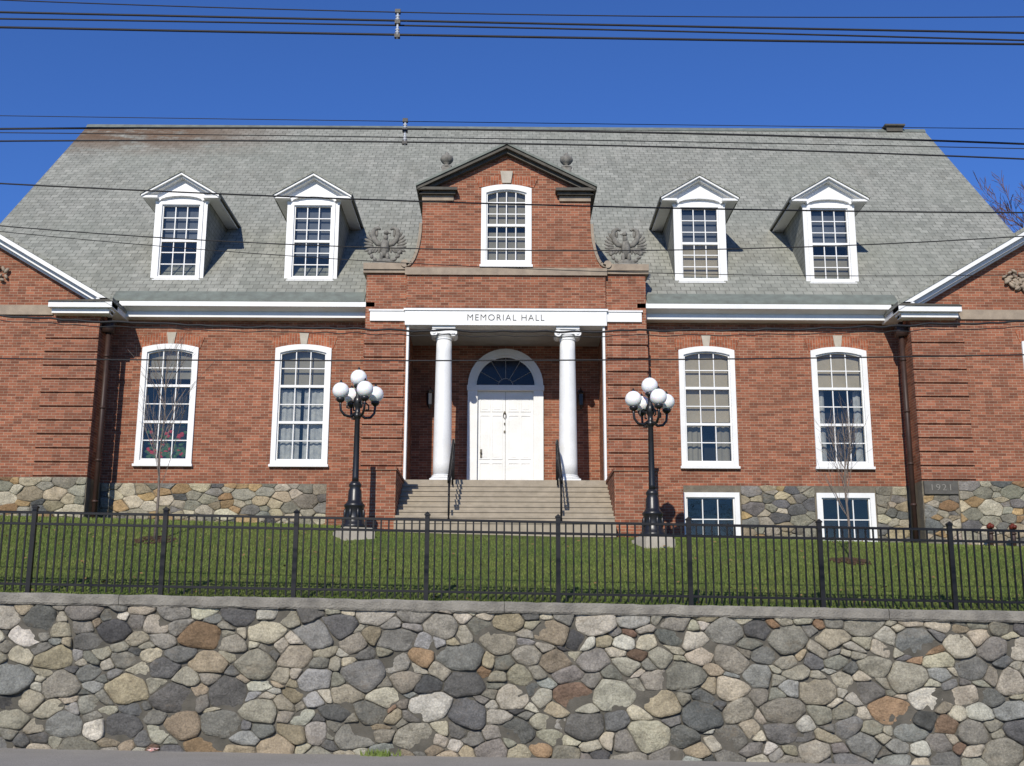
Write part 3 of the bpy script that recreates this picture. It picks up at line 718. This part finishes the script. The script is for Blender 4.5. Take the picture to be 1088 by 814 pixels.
gw, gp, gs, gd = make_window(1.28, 2.16, .1, .125, 2, 4, 3)
o = at_hall('window', gw, (0, TY, 11.05)); link('pane', gp, o); link('sill', gs, o); blind_or_reflection(o, gd, 0, .42, BLINDG); blind_or_reflection(o, gd, .5, 1, BLINDG)
b = MB()
for sg in (-1, 1):
    pts = [(sg*.70, 13.14), (0, 13.235), (0, 13.50), (sg*.80, 13.38)]; b.prism_y(pts, 28.275, 28.31)
ar = hp('window_arch', b, BRICKA)
b = MB(); b.prism_y([(-.11, 13.24), (.11, 13.24), (.16, 13.56), (-.16, 13.56)], 28.22, 28.31); hp('keystone', b, STONE_L, parent=ar)
b = MB(); b.vee(0, 14.26, 2.30, .50, .06, 27.98, 33.2); gr_ = hp('gable_roof', b, COPPER)
b = MB(); b.vee(0, 14.197, 2.26, .50, .085, 28.02, 28.33); b.vee(0, 14.108, 2.22, .50, .085, 28.14, 28.33)
for sg in (-1, 1):
    a, c = sorted((sg*1.25, sg*2.27)); b.box(a, c, 28.04, 28.34, 12.975, 13.05); a, c = sorted((sg*1.3, sg*2.22)); b.box(a, c, 28.14, 28.34, 12.90, 12.972)
    a, c = sorted((sg*2.13, sg*2.26)); b.box(a, c, 28.34, 32, 12.92, 13.04)
hp('gable_cornice', b, DARKCOR, parent=gr_)
for sg in (-1, 1):
    b = MB(); a, c = sorted((sg*1.35, sg*2.15)); b.box(a, c, 28.24, 28.31, 12.76, 12.895); hp('stone_band', b, STONE_T)
    b = MB(); b.box(sg*1.55-.12, sg*1.55+.12, 28.35, 28.59, 13.3, 13.74)
    b.lathe([(.14, 13.74), (.14, 13.78), (.06, 13.80), (.05, 13.84), (.12, 13.88), (.165, 13.94), (.17, 13.99), (.15, 14.05), (.08, 14.09), (.05, 14.12), (.04, 14.16), (.015, 14.18)], sg*1.55, 28.47, 14)
    hp('finial', b, STONE_G, True)

# columns
for sg in (-1, 1):
    cx, cy = sg*1.55, 28.62
    b = MB(); prof = []
    for i in range(13):
        t = i/12; prof.append((.225-.035*t**1.6, 5.75+3.41*t))
    b.lathe(prof, cx, cy, 24); c_ = hp('column', b, WHITE, True)
    b = MB(); b.box(cx-.29, cx+.29, cy-.29, cy+.29, 5.572, 5.64); b.lathe([(.28, 5.64), (.295, 5.67), (.27, 5.695), (.25, 5.71), (.26, 5.73), (.225, 5.755)], cx, cy, 24); hp('column_base', b, WHITE, parent=c_)
    b = MB(); b.lathe([(.19, 9.15), (.21, 9.165), (.21, 9.185), (.195, 9.195), (.24, 9.30)], cx, cy, 24); b.box(cx-.29, cx+.29, cy-.27, cy+.27, 9.41, 9.478); b.box(cx-.22, cx+.22, cy-.23, cy+.23, 9.295, 9.409)
    for s2 in (-1, 1):
        b.tube([(cx+s2*.245, cy-.26, 9.31), (cx+s2*.245, cy+.26, 9.31)], .09, 14); b.tube([(cx+s2*.245, cy-.28, 9.31), (cx+s2*.245, cy-.26, 9.31)], .04, 10)
    hp('capital', b, WHITE, parent=c_)

# steps
for k in range(8):
    z1 = 5.57-.155*(k+1); 
    b = MB(); y0 = 28.1-.285*(k+1); b.box(-2.435, 2.435, y0, 28.08-.285*k+.015, 4.0, z1)
    b.box(-2.437, 2.437, y0-.02, y0+.29, z1-.045, z1+.004) 
    hp('step', b, STEPM)

# door
b = MB()
for sg in (-1, 1):
    a, c = sorted((sg*.74, sg*1.0)); b.box(a, c, 30.40, 30.6, 5.57, 8.28); b.box(a, c, 30.37, 30.40, 5.57, 5.8)
b.box(-1.02, 1.02, 30.37, 30.6, 8.28, 8.42)
n = 20; arc_ = lambda r: [(r*math.cos(math.pi*i/n), 8.42+r*math.sin(math.pi*i/n)) for i in range(n+1)]
oo, ii, i2 = arc_(1.0), arc_(.82), arc_(.77)
for i in range(n): b.prism_y([oo[i], oo[i+1], ii[i+1], ii[i]], 30.40, 30.56)
for i in range(n): b.prism_y([ii[i], ii[i+1], i2[i+1], i2[i]], 30.45, 30.56)
sur = hp('door_surround', b, WHITE)
b = MB(); b.face([(x, 30.49, z) for x, z in ii]); hp('fanlight', b, simple('fanlight_dark', (.006, .006, .008), (.010, .010, .012), 3, .15, .02, spec=.3), parent=sur)
b = MB()
for k in range(1, 6):
    a = math.pi*k/6; b.tube([(.18*math.cos(a), 30.478, 8.42+.18*math.sin(a)), (.78*math.cos(a), 30.478, 8.42+.78*math.sin(a))], .009, 4)
b.tube([(.2*math.cos(math.pi*i/10), 30.478, 8.42+.2*math.sin(math.pi*i/10)) for i in range(11)], .011, 4)
hp('muntin', b, simple('grey_muntin', (.35, .35, .35), (.25, .25, .25), 8), parent=sur)
for sg in (-1, 1):
    b = MB(); a, c = sorted((sg*.004, sg*.738)); b.box(a, c, 30.52, 30.57, 5.58, 8.275)
    for (z0, z1) in ((5.72, 6.35), (6.47, 7.62), (7.74, 8.16)):
        for (u0, u1) in ((.09, .345), (.415, .665)):
            p0, p1 = sorted((sg*u0, sg*u1))
            b.ring([(p0-.015, z0-.015), (p1+.015, z0-.015), (p1+.015, z1+.015), (p0-.015, z1+.015)], [(p0+.008, z0+.008), (p1-.008, z0+.008), (p1-.008, z1-.008), (p0+.008, z1-.008)], 30.505, 30.522)
            b.box(p0+.045, p1-.045, 30.512, 30.521, z0+.045, z1-.045)
    dr = hp('door', b, WHITE)
    if sg < 0:
        b = MB(); b.box(-.66, -.61, 30.49, 30.52, 6.5, 6.72); b.ell((-.635, 30.47, 6.62), (.03, .03, .03), seg=8, rings=6); hp('door_handle', b, BRASS, parent=dr)
        b = MB(); b.ell((-.02, 30.5, 7.70), (.03, .02, .04), seg=10, rings=6); b.tube([(-.05, 30.495, 7.68), (-.06, 30.48, 7.6), (0-.02, 30.475, 7.54), (.02, 30.48, 7.6), (.01, 30.495, 7.68)], .009, 6)
        b.ell((-.02, 30.5, 7.40), (.018, .02, .035), seg=8, rings=6); b.box(-.045, .005, 30.495, 30.51, 7.16, 7.22); hp('door_knocker', b, BRASS, parent=dr)
for sg in (-1, 1):
    x = sg*1.98; b = MB(); b.box(x-.06, x+.06, 30.44, 30.5, 7.95, 8.3); b.tube([(x, 30.45, 8.2), (x, 30.3, 8.34), (x, 30.22, 8.25)], .015, 6)
    b.lathe([(.02, 8.26), (.12, 8.16), (.1, 8.14), (.09, 7.85), (.06, 7.8), (.02, 7.74)], x, 30.22, 6); hp('lantern', b, BLACKL)

# ------------------------------------------------------------------ handrails
for sg, lab in ((-1, 'black metal handrail on the left side of the granite steps'), (1, 'black metal handrail on the right side of the granite steps')):
    L = (sg*1.25, 27.2, 5.0); hr = empty('handrail', L, lab, 'handrail', 'handrails on the entrance steps')
    p = lambda x, y, z: (x-L[0], y-L[1], z-L[2])
    X = L[0]; b = MB(); ct = [p(X, 28.42, 6.50), p(X, 28.0, 6.52), p(X, 27.8, 6.45), p(X, 26.1, 5.42), p(X, 25.95, 5.36), p(X, 25.85, 5.28), p(X, 25.88, 5.18)]
    b.tube(ct, .028, 8); link('rail', b.mesh('rail', BLACKM, True), hr)
    b = MB(); b.tube([p(X, 28.0, 6.10), p(X, 27.8, 6.03), p(X, 26.0, 4.95)], .016, 6); link('rail', b.mesh('rail', BLACKM, True), hr)
    for (y, zb, zt) in ((28.3, 5.57, 6.5), (27.75, 5.4, 6.42), (26.1, 4.1, 5.42)):
        b = MB(); b.tube([p(X, y, zb), p(X, y, zt)], .024, 8); link('post', b.mesh('post', BLACKM, True), hr)

# ------------------------------------------------------------------ lamps
LM = {}
b = MB(); b.box(-.34, .34, -.34, .34, -.15, .14); b.box(-.30, .30, -.30, .30, .14, .2); LM['base_block'] = b.mesh('base_block', STONE_L)
b = MB(); b.lathe([(.28, .2), (.28, .26), (.25, .29), (.23, .34), (.21, .40), (.195, .62), (.22, .66), (.225, .70), (.18, .74), (.15, .80), (.14, 1.0), (.115, 1.06), (.135, 1.10), (.135, 1.14), (.09, 1.2)], 0, 0, 16)
for k in range(8):
    a = math.pi*k/4; b.ell((.21*math.cos(a), .21*math.sin(a), .5), (.035, .035, .12), seg=6, rings=6)
LM['pedestal'] = b.mesh('pedestal', BLACKL, True)
b = MB(); seg = 24; prof = [(.075, 1.18), (.07, 1.3), (.056, 2.55), (.068, 2.58), (.09, 2.61), (.09, 2.66), (.06, 2.7), (.055, 2.8), (.09, 2.86), (.105, 2.95), (.09, 3.02), (.05, 3.08), (.045, 3.25)]
b.lathe(prof, 0, 0, seg)
for i, v in enumerate(b.v):
    k = i % seg
    if 1.2 < v[2] < 2.57 and k % 2: b.v[i] = (v[0]*.85, v[1]*.85, v[2])
LM['pole'] = b.mesh('pole', BLACKL, True)
b = MB()
b.tube([(.05, 0, 2.68), (.17, 0, 2.60), (.30, 0, 2.62), (.385, 0, 2.72), (.40, 0, 2.84), (.40, 0, 2.92)], [.035, .032, .03, .028, .028, .03], 8)
b.tube([(.08, 0, 2.91), (.17, 0, 2.94), (.25, 0, 2.88), (.25, 0, 2.79), (.19, 0, 2.78)], .018, 6)
b.lathe([(.03, 2.88), (.085, 2.92), (.10, 2.97), (.085, 2.99)], .40, 0, 12); ARM = b.mesh('arm', BLACKL, True)
b = MB(); b.ell((0, 0, 0), (.18, .18, .18), seg=24, rings=16); b.lathe([(.05, .17), (.03, .20), (.01, .24)], 0, 0, 8, m=1); GL = b.mesh('globe', [GLOBE, BLACKL], True)
b = MB(); b.lathe([(.05, 3.22), (.1, 3.26), (.11, 3.30), (.09, 3.32)], 0, 0, 12); CUP = b.mesh('cup', BLACKL, True)
for X, lab, rz in ((-3.20, 'black cast iron lamp with five white globes left of the steps', R(28)), (3.14, 'black cast iron lamp with five white globes right of the steps', R(20))):
    Z = gz(X, 25)
    e = empty('street_lamp', (X, 25, Z-.02), lab, 'street lamp', 'globe lamps flanking the entrance', rz)
    for k in ('base_block', 'pedestal', 'pole'): link(k, LM[k], e)
    link('cup', CUP, e); link('globe', GL, e, (0, 0, 3.475))
    for k in range(4):
        a = link('arm', ARM, e, (0, 0, 0), math.pi/2*k); link('globe', GL, a, (.40, 0, 3.145))

# ------------------------------------------------------------------ eagles
def eagle(flip):
    b = MB(); b.box(-.28, .28, -.16, .16, 0, .09); b.ell((0, 0, .13), (.24, .14, .1))
    b.ell((0, -.05, .50), (.11, .12, .26)); b.ell((flip*.02, -.09, .76), (.06, .07, .1)); b.ell((flip*.03, -.12, .87), (.065, .07, .06))
    b.ell((flip*.10, -.13, .86), (.05, .025, .022), seg=8, rings=6)
    for s in (-1, 1): b.ell((s*.07, -.08, .26), (.05, .06, .12), seg=8, rings=6)
    for k in range(-2, 3): b.ell((k*.05, .0, .2), (.035, .03, .16), Matrix.Rotation(-k*.15, 3, 'Y'), seg=8, rings=6)
    for k in range(9):
        a = R(190+k*20); b.ell((.36*math.cos(a), -.06, .42+.32*math.sin(a)), (.07, .05, .045), Matrix.Rotation(-a-1.2, 3, 'Y'), seg=8, rings=6)
    wings = []
    for s in (-1, 1):
        w = MB()
        P = [(s*.08, 0, .58), (s*.18, 0, .62), (s*.26, 0, .72), (s*.31, .0, .88), (s*.27, 0, 1.0), (s*.19, 0, 1.05), (s*.13, -.02, 1.0)]
        w.tube(P, [.06, .07, .07, .062, .055, .046, .03], 8)
        for k in range(9):
            t = k/8; a = R(62-t*105); c = (s*(.06+.34*math.cos(a)), .02, .64+.34*math.sin(a)); w.ell(c, (.042, .035, .13), Matrix.Rotation(s*(math.pi/2-a-.35), 3, 'Y'), seg=8, rings=6)
        for k in range(5):
            w.ell((s*(.13+.06*k), .01, .50-.01*k), (.04, .035, .14), Matrix.Rotation(s*(-.15-.28*k), 3, 'Y'), seg=8, rings=6)
        wings.append(w)
    return b, wings
for X, f, lab in ((-3.10, 1, 'grey carved stone eagle on the brick parapet left of the entrance gable'), (3.06, -1, 'grey carved stone eagle on the brick parapet right of the entrance gable')):
    e = empty('eagle_statue', (X, 28.62, 11.10), lab, 'statue', 'stone eagles on the parapet'); e.scale = (1.06, 1.0, 1.0)
    bb, ww_ = eagle(f); link('body', bb.mesh('body', STONE_G, True), e)
    for w in ww_: link('wing', w.mesh('wing', STONE_G, True), e)

# ------------------------------------------------------------------ trees
def grow(b, p, d, L, r, lvl, rnd, spread, up, minr, twigs):
    n = 4; pts = [p.copy()]; rs = [r]
    for i in range(n):
        d = (d+Vector((rnd.uniform(-1, 1), rnd.uniform(-1, 1), rnd.uniform(-.6, 1)+up))*.10).normalized()
        p = p+d*L/n; pts.append(p.copy()); rs.append(max(minr, r*(1-.45*(i+1)/n)))
    b.tube(pts, rs, 5 if r > .02 else 3)
    if lvl == 0: return
    for k in range(twigs):
        t = rnd.uniform(.3, 1); i = min(n-1, int(t*n)); q = pts[i].lerp(pts[i+1], t*n-i)
        ax = d.orthogonal().normalized(); ax.rotate(Matrix.Rotation(rnd.uniform(0, 6.28), 3, d))
        nd = d.copy(); nd.rotate(Matrix.Rotation(spread*rnd.uniform(.6, 1.2), 3, ax)); nd.z += up; nd.normalize()
        grow(b, q, nd, L*rnd.uniform(.5, .75), rs[i]*.62, lvl-1, rnd, spread, up, minr, twigs)
def sapling(px, Y, hgt, seed, lab):
    c = at(px, 590, Y); x = c.x; z = gz(x, Y); e = empty('sapling', (x, Y, z), lab, 'tree', 'bare saplings on the lawn')
    rnd = random.Random(seed)
    t = MB(); pts = [Vector((0, 0, -.05)), Vector((.02, 0, hgt*.25)), Vector((-.02, .01, hgt*.5)), Vector((.03, 0, hgt*.75)), Vector((0, 0, hgt))]
    t.tube(pts, [.032, .026, .019, .011, .005], 7); link('trunk', t.mesh('trunk', BARK, True), e)
    b = MB()
    for k in range(15):
        f = rnd.uniform(.28, .92); q = pts[min(3, int(f*4))].lerp(pts[min(4, int(f*4)+1)], f*4-int(f*4)); a = k*2.4
        d = Vector((math.cos(a)*.42, math.sin(a)*.42, 1)).normalized()
        grow(b, q, d, hgt*(.34-.22*(f-.3)), .009, 2, rnd, .45, .12, .0027, 3)
    link('crown', b.mesh('crown', BARK), e)
    m = MB(); 
    for k in range(90):
        a, r = rnd.uniform(0, 6.28), .42*math.sqrt(rnd.random()); xx, yy = r*math.cos(a), r*math.sin(a)
        m.ell((x+xx, Y+yy, gz(x+xx, Y+yy)+.005+.04*(1-r/.42)), (.045, .045, .025), seg=5, rings=4)
    tag(link('mulch', m.mesh('mulch', MULCH)), 'brown mulch at the foot of '+('the left sapling' if px < 500 else 'the right sapling'), 'mulch', kind='stuff')
sapling(163, 24.0, 3.5, 5, 'thin bare sapling on the lawn before the leftmost tall window')
sapling(903, 23.6, 3.0, 9, 'thin bare sapling on the lawn before the rightmost basement window')
e = empty('bare_tree', (26.6, 52, 3), 'brown leafless tree behind the right end of the roof', 'tree')
rnd = random.Random(4); t = MB(); t.tube([(0, 0, -1), (.1, 0, 5), (0, .2, 11), (-.2, 0, 16)], [.35, .28, .18, .08], 8); link('trunk', t.mesh('trunk', TWIG, True), e)
b = MB()
for k in range(16):
    f = rnd.uniform(.35, 1); a = k*2.4; grow(b, Vector((0, 0, 16*f)), Vector((math.cos(a)*.9, math.sin(a)*.9, .8)).normalized(), 4.4*(1.3-f*.6), .07, 4, rnd, .55, .05, .010, 4)
link('crown', b.mesh('crown', TWIG), e)

# ------------------------------------------------------------------ wires
def wire(pts, Y, r, lab, wob=0):
    (xa, ya), (xb, yb), (xc, yc) = pts; P = []; N_ = 41 if not wob else 241
    for i in range(N_):
        x = -260+1600*i/(N_-1)
        y = ya*(x-xb)*(x-xc)/((xa-xb)*(xa-xc))+yb*(x-xa)*(x-xc)/((xb-xa)*(xb-xc))+yc*(x-xa)*(x-xb)/((xc-xa)*(xc-xb))
        q = at(x, y, Y)
        if wob: q.z += wob*noise.noise(Vector((i*.35, 3.3, Y))); q.y += wob*noise.noise(Vector((i*.35, 7.3, Y)))
        P.append(q)
    b = MB(); b.tube(P, r, 6)
    tag(link('overhead_wire', b.mesh('overhead_wire', WIREM, True)), lab, 'wire', 'overhead wires crossing the street view')
WR = [([(0, 0), (422, 13), (1088, 18)], 11, .006, 'thin topmost overhead wire against the blue sky'),
 ([(0, 13), (422, 22), (1088, 35)], 11, .011, 'second overhead wire from the top against the blue sky'),
 ([(0, 20), (422, 27), (1088, 43)], 11.1, .009, 'third overhead wire from the top against the blue sky'),
 ([(0, 29), (422, 37), (1088, 47)], 11, .012, 'thick fourth overhead wire from the top against the blue sky'),
 ([(0, 123), (430, 129), (1088, 137)], 12, .004, 'faint thin wire just above the roof ridge'),
 ([(0, 137), (430, 137), (1088, 153)], 12, .011, 'thick wire crossing the roof just below the ridge'),
 ([(0, 150), (430, 151), (1088, 169)], 12, .009, 'second thick wire crossing the upper slate roof'),
 ([(0, 141), (430, 146), (1088, 158)], 12.1, .005, 'thin wire running between the two thick upper roof wires'),
 ([(0, 195), (544, 217), (1088, 226)], 13, .009, 'wire crossing the roof at the tops of the dormers'),
 ([(0, 240), (544, 266), (1088, 251)], 14, .007, 'thin wire crossing the middle of the dormer windows'),
 ([(0, 246), (544, 285), (1088, 292)], 14.4, .005, 'very thin wire sagging across the foot of the dormers'),
 ([(0, 336), (544, 352), (1088, 341)], 16, .015, 'thick uneven cable crossing just under the white eaves', .03),
 ([(0, 341), (544, 357), (1088, 347)], 16.05, .007, 'thin wire hugging the thick uneven cable from below', .03),
 ([(0, 381), (544, 383), (1088, 377)], 16, .010, 'lowest overhead wire crossing the tops of the tall windows')]
for w in WR: wire(*w)
for (px, y0, y1, Y, lab) in ((422, 10, 41, 10.98, 'grey ribbed spacer clamping the upper bundle of wires'), (430, 126, 154, 11.98, 'grey ribbed spacer clamping the wires at the roof ridge')):
    a, c = at(px, y1, Y), at(px, y0, Y); h = c.z-a.z; e = empty('wire_spacer', (a.x, Y, a.z), lab, 'insulator', 'spacers on the overhead wires')
    b = MB(); pr = []
    for i in range(11): pr += [(.010, h*i/11), (.026 if i in (1, 2, 3, 7, 8) else .015, h*(i+.3)/11), (.010, h*(i+.8)/11)]
    b.lathe(pr, 0, 0, 10); link('insulator_body', b.mesh('insulator_body', CERAM, True), e)
    for z in (.08, .55, .92):
        b = MB(); b.box(-.028, .028, -.022, .022, h*z-.02, h*z+.02); link('clamp', b.mesh('clamp', BLACKM), e)

# ------------------------------------------------------------------ small things
for px, lab in ((1052, 'short standpipe with red cap by the right wing, nearer the date stone'), (1076, 'short standpipe with red cap at the far right of the right wing')):
    c = at(px, 560, 27.4); z = gz(c.x, 27.4); e = empty('standpipe', (c.x, 27.4, z), lab, 'pipe', 'standpipes beside the right wing')
    b = MB(); b.tube([(0, 0, -.05), (0, 0, .42)], .05, 10); b.lathe([(.075, .3), (.075, .34)], 0, 0, 10); link('pipe', b.mesh('pipe', BROWNP, True), e)
    b = MB(); b.lathe([(.06, .42), (.085, .43), (.085, .5), (.05, .53), (.02, .56)], 0, 0, 10); b.tube([(0, 0, .47), (0, -.14, .47)], .045, 8); link('cap', b.mesh('cap', REDP, True), e)
c = at(163, 797, 18.5); b = MB(); rnd = random.Random(2)
P = [(c.x+rnd.uniform(-.09, .09), 18.45+rnd.uniform(-.07, .07), sz(c.x)+.01+rnd.uniform(0, .08)) for _ in range(9)]
for i in range(7): b.face([P[i], P[i+1], P[i+2]])
tag(link('litter', b.mesh('litter', PAPER)), 'crumpled scrap of red and white paper at the foot of the stone wall', 'litter')
c = at(405, 806, 18.5); b = MB()
for k in range(90):
    a = rnd.uniform(0, 6.28); r = rnd.uniform(.02, .3); x, y = c.x+r*math.cos(a), 18.52+r*.35*math.sin(a); z = sz(c.x); h = rnd.uniform(.04, .12)
    b.face([(x-.015, y, z), (x+.015, y, z), (x+rnd.uniform(-.05, .05), y+rnd.uniform(-.03, .03), z+h)])
tag(link('weed', b.mesh('weed', BLADE)), 'tuft of green weeds at the foot of the stone wall', 'plant')
